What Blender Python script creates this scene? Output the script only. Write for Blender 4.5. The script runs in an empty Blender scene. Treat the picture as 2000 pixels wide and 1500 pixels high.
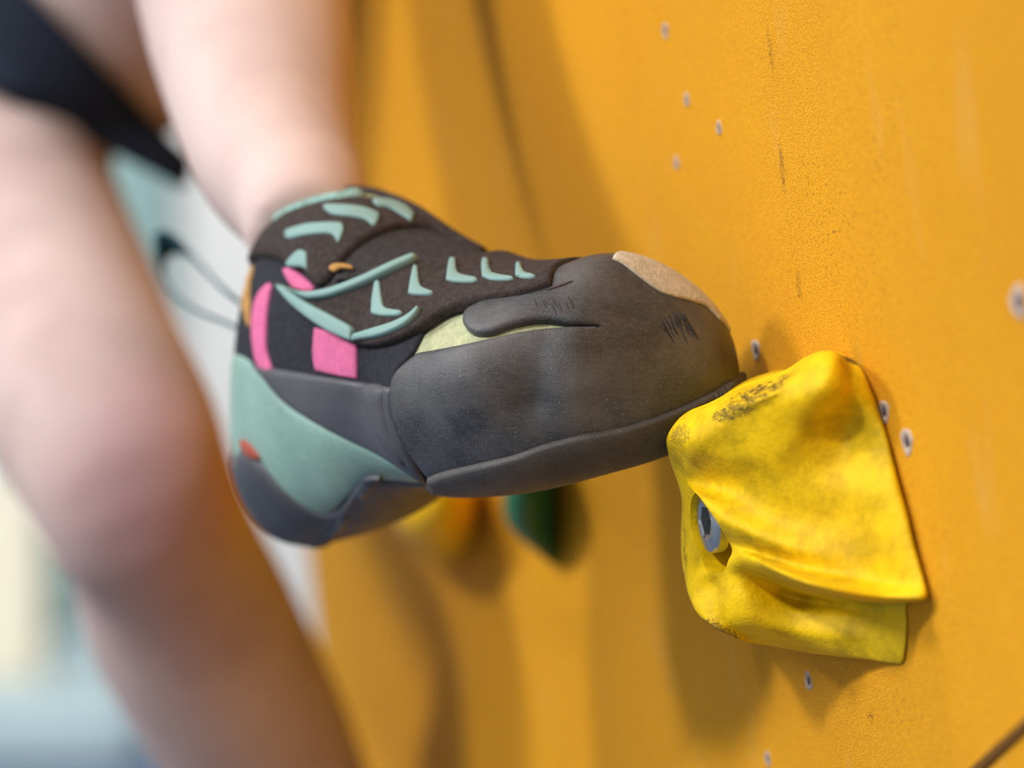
import bpy, bmesh, math, random
import numpy as np
from mathutils import Vector, Matrix, geometry, bvhtree, noise
random.seed(4); rng = np.random.default_rng(4)
SC = bpy.context.scene
COL = SC.collection
pi = math.pi

# ------------------------------------------------------------------ camera, light, exposure
K = 36.0 / 100.0            # sensor width / focal length
HC = 1.1                    # camera height above the mat
cam_data = bpy.data.cameras.new('camera')
cam = bpy.data.objects.new('camera', cam_data); COL.objects.link(cam)
cam.location = (0, 0, HC); cam.rotation_euler = (pi / 2, 0, 0)
cam_data.sensor_width = 36; cam_data.lens = 100
cam_data.clip_start = 0.02; cam_data.clip_end = 60
USE_DOF = True
cam_data.dof.use_dof = USE_DOF
cam_data.dof.focus_distance = 0.797
cam_data.dof.aperture_fstop = 5.3
SC.camera = cam
SC.view_settings.view_transform = 'Standard'; SC.view_settings.look = 'None'
SC.view_settings.gamma = 1.0; SC.view_settings.use_curve_mapping = False
SC.view_settings.exposure = 0.0
try:
    SC.cycles.use_denoising = True
    SC.cycles.sample_clamp_indirect = 6
except Exception: pass

wd = bpy.data.worlds.new('world'); SC.world = wd; wd.use_nodes = True
bg = wd.node_tree.nodes['Background']
bg.inputs[0].default_value = (0.92, 0.96, 1.0, 1); bg.inputs[1].default_value = 0.72

def area(name, loc, target, size, power, col=(1, 1, 1), sy=None):
    ld = bpy.data.lights.new(name, 'AREA'); ld.energy = power; ld.color = col
    ld.size = size
    if sy: ld.shape = 'RECTANGLE'; ld.size_y = sy
    o = bpy.data.objects.new(name, ld); COL.objects.link(o); o.location = loc
    o.rotation_euler = (Vector(target) - Vector(loc)).to_track_quat('-Z', 'Y').to_euler()
    return o
AIM = (0.0, 0.95, 1.12)
area('hall_window_light', (-2.4, 0.75, 2.35), AIM, 0.40, 44, (1.0, 0.98, 0.96))
area('lamp_light_over_climber', (-0.95, 0.95, 3.7), AIM, 0.35, 20, (1.0, 0.97, 0.94))
area('lamp_light_behind_camera', (-2.0, -1.1, 3.0), AIM, 0.28, 80, (1.0, 0.98, 0.96))
area('back_wall_fill_light', (-1.6, 5.5, 4.2), (-1.2, 9, 1.2), 1.6, 200, (1.0, 0.99, 0.97))  # unseen fill light, added to brighten the back wall

# ------------------------------------------------------------------ measuring helpers
def P(px, py, d):
    """point seen at (px, py) of the 2000x1500 frame, d metres along the view axis"""
    return np.array([(px - 1000) / 2000 * K * d, d, HC + (750 - py) / 2000 * K * d])
WN = np.array([1.0, 0.26, 0.11])                 # climbing wall plane: overhangs a little and runs away to the left
WC = 0.0864 + 0.26 * 0.8
def wall_d(px, py):
    return WC / ((px - 1000) / 2000 * K + 0.26 + 0.11 * (750 - py) / 2000 * K)
def PW(px, py, off=0.0):
    p = P(px, py, wall_d(px, py))
    return p - off * WN / np.linalg.norm(WN)
NW = -WN / np.linalg.norm(WN)                    # wall normal, towards the climber
UW = np.array([0, 0, 1.0]); UW = UW - NW * UW.dot(NW); UW /= np.linalg.norm(UW)
SW = np.cross(UW, NW)                            # along the wall

# ------------------------------------------------------------------ materials
def mat(name, base, rough=0.6, spec=0.5, **kw):
    m = bpy.data.materials.new(name); m.use_nodes = True
    b = m.node_tree.nodes['Principled BSDF']
    b.inputs['Base Color'].default_value = (*base, 1)
    b.inputs['Roughness'].default_value = rough
    b.inputs['Specular IOR Level'].default_value = spec
    for k, v in kw.items(): b.inputs[k.replace('_', ' ')].default_value = v
    return m
def nd(m, t, **kw):
    n = m.node_tree.nodes.new(t)
    for k, v in kw.items():
        if k in n.inputs.keys() if isinstance(k, str) else False: n.inputs[k].default_value = v
        else: setattr(n, k, v)
    return n
def lk(m, a, b): m.node_tree.links.new(a, b)
def bsdf(m): return m.node_tree.nodes['Principled BSDF']
def coord(m):
    return nd(m, 'ShaderNodeNewGeometry').outputs['Position']
def noise_n(m, scale, detail=3, rough=.5, vec=None):
    n = nd(m, 'ShaderNodeTexNoise'); n.inputs['Scale'].default_value = scale
    n.inputs['Detail'].default_value = detail; n.inputs['Roughness'].default_value = rough
    lk(m, vec or coord(m), n.inputs['Vector']); return n.outputs['Fac']
def ramp(m, fac, stops):
    r = nd(m, 'ShaderNodeValToRGB'); lk(m, fac, r.inputs[0])
    e = r.color_ramp.elements
    while len(e) > 1: e.remove(e[-1])
    e[0].position, c = stops[0][0], stops[0][1]; e[0].color = (*c, 1) if len(c) == 3 else c
    for p, c in stops[1:]:
        x = e.new(p); x.color = (*c, 1)
    return r.outputs[0]
def mixc(m, fac, a, b, mode='MIX'):
    x = nd(m, 'ShaderNodeMix'); x.data_type = 'RGBA'; x.blend_type = mode
    for s, v in ((0, fac), (6, a), (7, b)):
        if hasattr(v, 'links') or hasattr(v, 'is_linked'): lk(m, v, x.inputs[s])
        elif s == 0: x.inputs[s].default_value = v
        else: x.inputs[s].default_value = (*v, 1)
    return x.outputs[2]
def bump(m, h, dist, strength=1.0, prev=None):
    b = nd(m, 'ShaderNodeBump'); b.inputs['Strength'].default_value = strength
    b.inputs['Distance'].default_value = dist; lk(m, h, b.inputs['Height'])
    if prev: lk(m, prev, b.inputs['Normal'])
    lk(m, b.outputs[0], bsdf(m).inputs['Normal']); return b.outputs[0]
def setbase(m, c): lk(m, c, bsdf(m).inputs['Base Color'])

# ------------------------------------------------------------------ mesh helpers
def link_mesh(name, verts, faces, m, parent=None, smooth=True):
    me = bpy.data.meshes.new(name)
    me.from_pydata([tuple(float(c) for c in v) for v in verts], [], [tuple(int(i) for i in f) for f in faces])
    me.validate(); me.update()
    if smooth: me.polygons.foreach_set('use_smooth', [True] * len(me.polygons))
    if m: me.materials.append(m)
    o = bpy.data.objects.new(name, me); COL.objects.link(o)
    if parent is not None:
        o.parent = parent; o.matrix_parent_inverse = parent.matrix_world.inverted() if parent.type != 'EMPTY' else Matrix.Translation(parent.location).inverted()
    return o
def fix_normals(o):
    bm = bmesh.new(); bm.from_mesh(o.data); bmesh.ops.recalc_face_normals(bm, faces=bm.faces); bm.to_mesh(o.data); bm.free()
def empty(name, loc, label, cat, group=None):
    o = bpy.data.objects.new(name, None); COL.objects.link(o); o.location = tuple(float(c) for c in loc)
    o.empty_display_size = .02
    tag(o, label, cat, group); return o
def tag(o, label=None, cat=None, group=None, kind=None):
    if label: o['label'] = label
    if cat: o['category'] = cat
    if group: o['group'] = group
    if kind: o['kind'] = kind
    return o
def cr(p, t, closed=False):
    """Catmull-Rom through rows of p at parameters t in [0,1]"""
    p = np.asarray(p, float); n = len(p)
    m = n if closed else n - 1
    x = np.clip(np.asarray(t, float), 0, 1) * m
    i = np.minimum(np.floor(x).astype(int), m - 1); f = (x - i)
    def g(j): return p[j % n] if closed else p[np.clip(j, 0, n - 1)]
    f = f.reshape(f.shape + (1,) * (p.ndim - 1))
    a, b, c, d = g(i - 1), g(i), g(i + 1), g(i + 2)
    if not closed:
        a = np.where((i == 0).reshape(f.shape), 2 * b - c, a); d = np.where((i == n - 2).reshape(f.shape), 2 * c - b, d)
    return .5 * ((2 * b) + (-a + c) * f + (2 * a - 5 * b + 4 * c - d) * f ** 2 + (-a + 3 * b - 3 * c + d) * f ** 3)
def grid_faces(nu, nv, wrap=True):
    F = []
    for i in range(nu - 1):
        for j in range(nv if wrap else nv - 1):
            j2 = (j + 1) % nv
            F.append((i * nv + j, i * nv + j2, (i + 1) * nv + j2, (i + 1) * nv + j))
    return F
def tube(pts, rad, n=16, res=40, flat=None, closed=False):
    """round tube along a smooth path; rad may vary; flat = (axis, factor) squashes it"""
    pts = np.array(pts, float); T = np.linspace(0, 1, res, endpoint=not closed)
    C = cr(pts, T, closed); R = cr(np.array(rad, float).reshape(-1, 1), T, closed)[:, 0] if np.ndim(rad) else np.full(res, rad)
    tan = np.gradient(C, axis=0)
    if closed: tan = np.roll(C, -1, 0) - np.roll(C, 1, 0)
    tan /= np.linalg.norm(tan, axis=1)[:, None]
    up = np.array([0, 0, 1.0]) if abs(tan[0][2]) < .9 else np.array([1.0, 0, 0])
    V = []
    for i in range(res):
        s = np.cross(tan[i], up); s /= np.linalg.norm(s); u = np.cross(s, tan[i])
        up = u
        for j in range(n):
            a = 2 * pi * j / n
            V.append(C[i] + R[i] * (math.cos(a) * s + math.sin(a) * u))
    F = grid_faces(res, n)
    if closed:
        F += [((res - 1) * n + j, (res - 1) * n + (j + 1) % n, (j + 1) % n, j) for j in range(n)]
    else:
        F += [tuple(range(n))[::-1], tuple((res - 1) * n + j for j in range(n))]
    return np.array(V), F

# ================================================================== THE HALL

WALL_SCUFFS = [(PW(1528, 330), (.006, .010, .038), .9), (PW(1560, 560), (.006, .010, .022), .8), (PW(1505, 100), (.006, .010, .030), .7), (PW(1700, 1400), (.008, .012, .010), .8)]
def paint_wall():
    m = mat('gritty_orange_paint', (.8, .36, .012), .75, .2)
    c = coord(m)
    a = ramp(m, noise_n(m, 5, 4, .6), [(.3, (.82, .37, .006)), (.62, (.93, .44, .007))])
    a = mixc(m, ramp(m, noise_n(m, 1700, 3, .75), [(.42, (.55, .55, .55)), (.58, (0, 0, 0))]), a, (.52, .17, .003))
    # pale chalk smears, stretched downwards
    mp = nd(m, 'ShaderNodeMapping'); mp.inputs['Scale'].default_value = (1, 1, .3); lk(m, c, mp.inputs[0])
    ch = ramp(m, noise_n(m, 38, 3, .6, mp.outputs[0]), [(.60, (0, 0, 0)), (.80, (.28, .28, .28))])
    a = mixc(m, ch, a, (.80, .50, .20))
    sp = nd(m, 'ShaderNodeTexVoronoi'); sp.inputs['Scale'].default_value = 420; lk(m, c, sp.inputs['Vector'])
    clump = ramp(m, noise_n(m, 26, 3, .6), [(.52, (0, 0, 0)), (.70, (1, 1, 1))])
    dk = ramp(m, sp.outputs['Distance'], [(.10, (1, 1, 1)), (.26, (0, 0, 0))])
    pk = nd(m, 'ShaderNodeMath'); pk.operation = 'MULTIPLY'; lk(m, clump, pk.inputs[0]); lk(m, dk, pk.inputs[1])
    a = mixc(m, pk.outputs[0], a, (.30, .11, .01))
    for p, r, amt in WALL_SCUFFS:
        mp = nd(m, 'ShaderNodeMapping'); mp.vector_type = 'TEXTURE'
        mp.inputs['Location'].default_value = tuple(float(x) for x in p); mp.inputs['Scale'].default_value = r; mp.inputs['Rotation'].default_value = (0, -.11, 0)
        lk(m, c, mp.inputs[0])
        ln = nd(m, 'ShaderNodeVectorMath'); ln.operation = 'LENGTH'; lk(m, mp.outputs[0], ln.inputs[0])
        fall = ramp(m, ln.outputs['Value'], [(.1, (1, 1, 1)), (1.0, (0, 0, 0))])
        mu = nd(m, 'ShaderNodeMath'); mu.operation = 'MULTIPLY'; lk(m, fall, mu.inputs[0]); lk(m, noise_n(m, 1300, 4, .8), mu.inputs[1])
        a = mixc(m, ramp(m, mu.outputs[0], [(.47, (0, 0, 0)), (.56, (amt,) * 3)]), a, (.16, .07, .015))
    setbase(m, a)
    bump(m, noise_n(m, 1700, 3, .75), .0009, 1.0)
    return m
def rubber(name, base, dust, rough=.5, speck=1.0):
    m = mat(name, base, rough, .5)
    c = coord(m)
    a = ramp(m, noise_n(m, 42, 4, .6), [(.35, base), (.68, dust)])
    mp = nd(m, 'ShaderNodeMapping'); mp.inputs['Scale'].default_value = (.25, .25, 1); mp.inputs['Rotation'].default_value = (0, .25, 0); lk(m, c, mp.inputs[0])
    st = ramp(m, noise_n(m, 1500, 2, .6, mp.outputs[0]), [(.45, (0, 0, 0)), (.75, (.16, .16, .16))])
    a = mixc(m, st, a, tuple(min(1, x * 2.2) for x in dust))
    v = nd(m, 'ShaderNodeTexVoronoi'); v.inputs['Scale'].default_value = 900; lk(m, c, v.inputs['Vector'])
    pr = nd(m, 'ShaderNodeSeparateColor'); lk(m, v.outputs['Color'], pr.inputs[0])
    sel = ramp(m, pr.outputs[0], [(.60, (0, 0, 0)), (1.0, (1, 1, 1))])
    dot = ramp(m, v.outputs['Distance'], [(.09, (1, 1, 1)), (.20, (0, 0, 0))])
    f = nd(m, 'ShaderNodeMath'); f.operation = 'MULTIPLY'; lk(m, sel, f.inputs[0]); lk(m, dot, f.inputs[1])
    g = nd(m, 'ShaderNodeMath'); g.operation = 'MULTIPLY'; lk(m, f.outputs[0], g.inputs[0]); g.inputs[1].default_value = .42 * speck
    a = mixc(m, g.outputs[0], a, (.42, .40, .38))
    a = mixc(m, ramp(m, noise_n(m, 2300, 3, .75), [(.58, (0, 0, 0)), (.74, (.55 * min(1, speck),) * 3)]), a, (.20, .19, .19))
    a = mixc(m, ramp(m, noise_n(m, 2100, 3, .75), [(.30, (.6 * min(1, speck),) * 3), (.44, (0, 0, 0))]), a, (.008, .008, .009)); setbase(m, a)
    r = ramp(m, noise_n(m, 60, 4, .6), [(.3, (rough - .1,) * 3), (.7, (rough + .14,) * 3)])
    lk(m, r, bsdf(m).inputs['Roughness'])
    n1 = bump(m, noise_n(m, 2600, 3, .75), .00018, .9 * min(1, speck + .2))
    n2 = bump(m, noise_n(m, 1300, 2, .5, mp.outputs[0]), .00010, .35 * speck, n1)
    bump(m, noise_n(m, 48, 2, .4), .0012, .45, n2)
    return m
def fabric(name, base, scale=1600, rough=.9, var=.35, dist=.0004):
    m = mat(name, base, rough, .2)
    a = ramp(m, noise_n(m, scale * .35, 4, .7), [(.3, tuple(x * (1 - var) for x in base)), (.7, tuple(min(1, x * (1 + var)) for x in base))])
    setbase(m, a); bump(m, noise_n(m, scale, 3, .6), dist, .9)
    return m
def resin(name, base, dark, marks=()):
    m = mat(name, base, .6, .2); c = coord(m)
    a = ramp(m, noise_n(m, 75, 5, .65), [(.36, tuple(x * .66 for x in base)), (.56, base)])
    gr = ramp(m, noise_n(m, 240, 5, .7), [(.60, (0, 0, 0)), (.74, (.55, .55, .55))])
    a = mixc(m, gr, a, tuple(x * .45 for x in base))
    for (p, rad, sc, thr, amt) in marks:     # rub marks left by shoe rubber, each with its own place on the hold
        mp = nd(m, 'ShaderNodeMapping'); mp.vector_type = 'TEXTURE'
        mp.inputs['Location'].default_value = tuple(float(x) for x in p); mp.inputs['Scale'].default_value = rad[:3]
        mp.inputs['Rotation'].default_value = rad[3]
        lk(m, c, mp.inputs[0])
        ln = nd(m, 'ShaderNodeVectorMath'); ln.operation = 'LENGTH'; lk(m, mp.outputs[0], ln.inputs[0])
        fall = ramp(m, ln.outputs['Value'], [(.25, (1, 1, 1)), (1.0, (0, 0, 0))])
        nz = noise_n(m, sc, 5, .75, mp.outputs[0])
        mu = nd(m, 'ShaderNodeMath'); mu.operation = 'MULTIPLY'; lk(m, fall, mu.inputs[0]); lk(m, nz, mu.inputs[1])
        f = ramp(m, mu.outputs[0], [(thr, (0, 0, 0)), (thr + .05, (amt,) * 3)])
        a = mixc(m, f, a, dark)
    setbase(m, a)
    n1 = bump(m, noise_n(m, 900, 3, .6), .00025, .7)
    bump(m, noise_n(m, 110, 4, .6), .0014, .55, n1)
    return m
def skin_mat():
    m = mat('skin', (.74, .47, .37), .62, .2)
    b = bsdf(m); b.inputs['Subsurface Weight'].default_value = .12; b.inputs['Subsurface Radius'].default_value = (.02, .007, .004); b.inputs['Subsurface Scale'].default_value = .5
    a = ramp(m, noise_n(m, 14, 3, .5), [(.35, (.42, .31, .29)), (.6, (.535, .41, .38))])
    for p, r, col, amt in (((-.150, 1.15, 1.050), .050, (.34, .17, .20), .75), ((-.150, 1.16, 1.085), .030, (.50, .26, .30), .5), ((-.115, 1.17, 1.06), .045, (.42, .14, .09), .45), ((-.13, 1.19, 1.0), .07, (.38, .22, .20), .5)):   # flushed, bruised knee
        mp = nd(m, 'ShaderNodeMapping'); mp.vector_type = 'TEXTURE'
        mp.inputs['Location'].default_value = p; mp.inputs['Scale'].default_value = (r, r, r); lk(m, coord(m), mp.inputs[0])
        ln = nd(m, 'ShaderNodeVectorMath'); ln.operation = 'LENGTH'; lk(m, mp.outputs[0], ln.inputs[0])
        a = mixc(m, ramp(m, ln.outputs['Value'], [(.1, (amt,) * 3), (1.0, (0, 0, 0))]), a, col)
    setbase(m, a); return m
WALLM = paint_wall()
RUB = rubber('dusty_black_rubber', (.023, .025, .030), (.082, .081, .086), .38)
SOLE = rubber('sole_rubber', (.036, .036, .038), (.075, .07, .066), .55)
RAND = rubber('slate_rubber', (.040, .043, .052), (.060, .062, .072), .5, .2)
CREAM = fabric('sage_cream_suede', (.36, .38, .23), 900, .85, .22)
BEIGE = fabric('beige_suede', (.47, .41, .31), 900, .9, .2)
DARKF = fabric('black_mesh_fabric', (.022, .023, .030), 1200)
BROWNF = fabric('charcoal_brown_strap_fabric', (.040, .031, .029), 1500, .95, .45, .0006)
LOOPF = fabric('charcoal_loop_fabric', (.036, .032, .034), 1500, .95, .4, .0006)
PINK = fabric('pink_fabric', (.58, .13, .27), 900, .8, .15)
MINTP = mat('mint_moulded_rubber', (.18, .30, .285), .6, .3)
MINTR = rubber('mint_rubber', (.17, .28, .24), (.21, .35, .30), .5, .15)
MINTD = fabric('mint_edge_binding', (.19, .32, .29), 900)
OCHRE = fabric('ochre_lining', (.38, .20, .06), 900)
RUST = fabric('rust_label_fabric', (.30, .07, .05), 900)
TEALD = fabric('dark_teal_webbing', (.008, .055, .075), 900)
SKIN = skin_mat()
BLACKC = fabric('black_jersey', (.009, .013, .024), 700, .95, .3)
GREEN = mat('green_resin', (.012, .125, .055), .5, .4)
YEL2 = mat('worn_yellow_resin', (.86, .50, .002), .5, .4)
STEEL = mat('zinc_plated_steel', (.56, .57, .58), .3, .5, Metallic=1.0)
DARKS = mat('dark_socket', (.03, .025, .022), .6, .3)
PRIMER = fabric('chipped_grey_paint', (.42, .33, .27), 900)
SCUFF = mat('scuffed_dark_rubber', (.026, .025, .026), .65, .3)
JOINT = mat('dark_panel_gap', (.12, .05, .006), .8, .2)  # dark strip colour imitating the shaded gap between wall panels
HOLE = mat('hole_dark', (.08, .06, .07), .8, .2)
PLY = mat('plywood_edge', (.45, .30, .16), .8, .2)

def slab(name, a0, a1, zlo, zhi, thick, m):
    """wall slab between two depths along the climbing wall plane"""
    nx, nz = 60, 60
    V = []; F = []
    for k in (0, 1):
        for i in range(nx + 1):
            d = a0 + (a1 - a0) * i / nx
            for j in range(nz + 1):
                z = zlo + (zhi - zlo) * j / nz
                x = WC - .26 * d - .11 * (z - HC)
                p = np.array([x, d, z]) - NW * (thick * k)
                V.append(p)
    n1 = (nx + 1) * (nz + 1)
    def I(k, i, j): return k * n1 + i * (nz + 1) + j
    for k in (0, 1):
        for i in range(nx):
            for j in range(nz):
                F.append((I(k, i, j), I(k, i + 1, j), I(k, i + 1, j + 1), I(k, i, j + 1)))
    for i in range(nx):
        for j in (0, nz): F.append((I(0, i, j), I(0, i + 1, j), I(1, i + 1, j), I(1, i, j)))
    for j in range(nz):
        for i in (0, nx): F.append((I(0, i, j), I(0, i, j + 1), I(1, i, j + 1), I(1, i, j)))
    o = link_mesh(name, V, F, m, smooth=False); fix_normals(o); return o
wall = slab('wall_right', -0.6, 1.62, 0.0, 3.2, 0.03, WALLM)
tag(wall, kind='structure')

# ================================================================== THE HOLD
def R_(x, y): return PW(x, y, 0.0)
LV = [  # near contact, near mid, near front, rim near, behind the rim, rim outer, rim far, far contact
 [(1640,690),(1636,687,.001),(1628,685,.002),(1618,684,.002),(1609,686,.002),(1600,690,.002),(1590,690,.002),(1585,695)],
 [(1675,722),(1656,708,.005),(1634,696,.011),(1602,692,.014),(1576,697,.013),(1558,707,.010),(1551,716,.006),(1546,722)],
 [(1700,772),(1660,762,.010),(1610,755,.018),(1545,760,.024),(1505,768,.028),(1466,776,.030),(1450,754,.022),(1540,722)],
 [(1724,842),(1650,838,.013),(1560,832,.024),(1450,826,.033),(1400,814,.037),(1350,802,.038),(1382,792,.032),(1490,752)],
 [(1738,900),(1640,903,.016),(1520,898,.028),(1390,888,.038),(1345,872,.0425),(1308,850,.0440),(1328,845,.037),(1470,850)],
 [(1750,950),(1640,958,.018),(1500,955,.029),(1356,940,.0375),(1336,922,.0390),(1307,893,.0410),(1330,895,.034),(1460,930)],
 [(1763,1000),(1645,1015,.019),(1510,1010,.029),(1376,976,.0360),(1384,984,.0270),(1331,968,.0275),(1360,975,.022),(1450,1000)],
 [(1778,1070),(1665,1080,.018),(1540,1065,.028),(1405,1020,.0345),(1416,1030,.0255),(1332,1040,.0270),(1362,1045,.021),(1450,1070)],
 [(1791,1130),(1700,1135,.015),(1570,1112,.025),(1432,1062,.0300),(1434,1078,.0235),(1335,1095,.0275),(1365,1100,.022),(1450,1110)],
 [(1792,1166),(1715,1168,.009),(1580,1141,.018),(1452,1092,.0240),(1402,1108,.0262),(1340,1135,.0283),(1370,1140,.022),(1452,1140)],
 [(1757,1178),(1692,1180,.003),(1562,1160,.0090),(1445,1122,.0225),(1397,1142,.0262),(1347,1166,.0285),(1378,1170,.022),(1456,1170)],
 [(1757,1215),(1690,1212,.003),(1560,1200,.0100),(1455,1176,.0222),(1405,1190,.0265),(1366,1202,.0280),(1395,1200,.021),(1465,1195)],
 [(1757,1258),(1690,1252,.0035),(1560,1240,.0105),(1470,1224,.0205),(1432,1229,.0240),(1406,1232,.0255),(1425,1228,.019),(1490,1220)],
 [(1753,1291),(1690,1286,.003),(1580,1274,.007),(1520,1264,.0125),(1492,1259,.0160),(1468,1255,.0180),(1485,1248,.013),(1525,1243)],
 [(1735,1291),(1690,1285,.001),(1600,1273,.002),(1575,1267,.0025),(1562,1264,.003),(1552,1262,.004),(1550,1258,.003),(1545,1255)],
]
def hold_rings():
    """every level: pixel + stand-off from the wall plane, the depth follows from the camera ray and that stand-off"""
    out = []
    for li, L in enumerate(LV):
        row = []
        for ci, p in enumerate(L):
            off = 0.0 if len(p) == 2 else (p[2] if p[2] is not None else .002)
            if li > 8: off *= (1, 1.4, 1.62, 1.36, 1.30, 1.36, 1.3, 1)[ci]
            elif li > 5: off *= (1, .68, .90, 1.10, 1.30, 1.36, 1.3, 1)[ci]
            elif li > 2: off *= (1, .72, .92, 1, 1, 1, 1, 1)[ci]
            # ray hits the plane shifted by off towards the climber
            x, y = p[0], p[1]
            c = WC - off * np.linalg.norm(WN)
            d = c / ((x - 1000) / 2000 * K + .26 + .11 * (750 - y) / 2000 * K)
            row.append(P(x, y, d))
        out.append(row)
    return out
def closed_loft(rings, nu, nv):
    A = np.array(rings)                                  # (nr, np, 3)
    G = cr(A, np.linspace(0, 1, nu))                     # along levels
    G = np.stack([cr(G[i], np.arange(nv) / nv, True) for i in range(nu)])
    V = G.reshape(-1, 3); F = grid_faces(nu, nv)
    F += [tuple(range(nv))[::-1], tuple((nu - 1) * nv + j for j in range(nv))]
    return V, F
hold = empty('climbing_hold', PW(1640, 1000), 'big yellow climbing hold bolted to the wall under the shoe toe', 'climbing hold')
V, F = closed_loft(hold_rings(), 150, 160)
def PO(x, y, off):
    c = WC - off * np.linalg.norm(WN)
    return P(x, y, c / ((x - 1000) / 2000 * K + .26 + .11 * (750 - y) / 2000 * K))
TILT = (0, -.3, 0)
YEL = resin('yellow_resin', (.75, .475, .0005), (.05, .035, .012), [
    (PO(1490, 762, .026), (.028, .045, .0105, TILT), 15.0, .465, .95),
    (PO(1440, 803, .033), (.024, .030, .006, TILT), 17.0, .455, .9),
    (PO(1655, 695, .003), (.011, .012, .007, (0, .7, 0)), 6.0, .36, .95),
    (PO(1400, 1235, .036), (.020, .03, .006, (0, .45, 0)), 14.0, .37, .7),
    (PO(1336, 1080, .039), (.003, .02, .022, (0, 0, 0)), 10.0, .42, .6),
    (PO(1322, 852, .0445), (.010, .02, .008, TILT), 12.0, .40, .5),
    (PO(1545, 722, .004), (.004, .006, .004, TILT), 5.0, .40, .9),
])
hb = link_mesh('hold_body', V, F, YEL, hold); fix_normals(hb)
# bolt recess: a round pocket cut along the bolt axis
BC = PO(1380, 1017, .0348)
def cyl(c, ax, r, z0, z1, n=48, r1=None):
    ax = np.array(ax) / np.linalg.norm(ax); a = np.cross(ax, [0, 0, 1.0]); a /= np.linalg.norm(a); b = np.cross(a, ax)
    V = [c + ax * z + (r if k == 0 else (r1 or r)) * (math.cos(t) * a + math.sin(t) * b) for k, z in enumerate((z0, z1)) for t in np.arange(n) * 2 * pi / n]
    F = [(i, (i + 1) % n, n + (i + 1) % n, n + i) for i in range(n)] + [tuple(range(n))[::-1], tuple(range(n, 2 * n))]
    return V, F
NEARW = np.array([.26, -1.0, 0]) / np.linalg.norm([.26, -1.0])
V, F = cyl(BC - UW * .0030 + NEARW * .0022, NW, .0118, -.012, .0036)
cut = link_mesh('cutter', V, F, None); fix_normals(cut)
md = hb.modifiers.new('pocket', 'BOOLEAN'); md.operation = 'DIFFERENCE'; md.object = cut; md.solver = 'EXACT'
dg = bpy.context.evaluated_depsgraph_get()
nm = bpy.data.meshes.new_from_object(hb.evaluated_get(dg)); hb.modifiers.clear(); hb.data = nm
nm.polygons.foreach_set('use_smooth', [True] * len(nm.polygons)); nm.set_sharp_from_angle(angle=math.radians(40))
bpy.data.objects.remove(cut)

# the bolt: lathe-turned head with a hexagonal socket
def bolt_mesh(c, ax, r):
    ax = np.array(ax) / np.linalg.norm(ax); a = np.cross(ax, [0, 0, 1.0]); a /= np.linalg.norm(a); b = np.cross(a, ax)
    n = 72; V = []; F = []
    prof = [(r * .55, -.014), (r * .55, -.010), (r * .93, -.0045), (r, -.0035), (r, -.0008), (r * .95, 0), (r * .60, .0006)]
    for pr, pz in prof:
        for i in range(n):
            t = 2 * pi * i / n; V.append(c + ax * pz + pr * (math.cos(t) * a + math.sin(t) * b))
    def hexr(t): 
        q = (t % (pi / 3)) - pi / 6; return r * .46 / math.cos(q) * .90
    for pz, k in ((.0002, 1), (-.0062, .98)):
        for i in range(n):
            t = 2 * pi * i / n; V.append(c + ax * pz + hexr(t) * k * (math.cos(t) * a + math.sin(t) * b))
    m = len(prof) + 2
    F = grid_faces(m, n) + [tuple(range(n))[::-1]]
    floor_ = tuple((m - 1) * n + j for j in range(n))
    return V, F, floor_
V, F, fl = bolt_mesh(BC, NW, .0093)
bolt = empty('bolt', BC, 'shiny steel bolt head with hexagonal socket, sunk in the yellow hold', 'bolt')
bo = link_mesh('bolt_head', V, F, STEEL, bolt, smooth=True); bo.data.set_sharp_from_angle(angle=math.radians(25))
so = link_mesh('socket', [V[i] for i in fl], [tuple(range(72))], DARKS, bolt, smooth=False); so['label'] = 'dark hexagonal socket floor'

# ================================================================== THE SHOE
#  u     cx    cy    d     hwN   hwF   hT    hB    roll  nt   nb  lean
ST = np.array([
 (0.00,  517,  790, .952, .023, .023, .046, .0425,  0,  2.4, 2.2,  6),
 (0.10,  585,  755, .932, .028, .029, .053, .0495,  4,  2.5, 2.4,  6),
 (0.22,  662,  735, .912, .033, .031, .0575, .0495,  6,  2.4, 2.4,  6),
 (0.36,  747,  725, .888, .033, .033, .053, .0440, 10,  2.3, 2.4,  4),
 (0.48,  850,  727, .868, .0355, .0355, .0405, .0305, 14,  2.2, 2.6,  2),
 (0.60,  980,  735, .845, .039, .035, .030, .0272, 16,  2.3, 3.0,  0),
 (0.72, 1105,  728, .827, .039, .035, .028, .0255, 17,  2.2, 3.0,  0),
 (0.83, 1222,  714, .820, .034, .034, .0300, .0230, 16,  1.65, 3.0, -4),
 (0.92, 1306,  710, .817, .027, .0278, .0236, .0208, 12,  1.8, 2.8, -8),
 (1.00, 1368,  716, .816, .020, .022, .0195, .0160, 10,  2.2, 2.6, -8)], float)
DENTS = [(.80, .25, .045, .05, -.0034), (.70, .33, .05, .05, .0018), (.88, .33, .04, .06, .0020), (.93, .40, .02, .03, -.0010),
         (.60, .22, .04, .06, .0010), (.72, .20, .05, .04, -.0008), (.52, .30, .03, .10, -.0022), (.90, .20, .03, .03, -.0010)]
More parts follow.
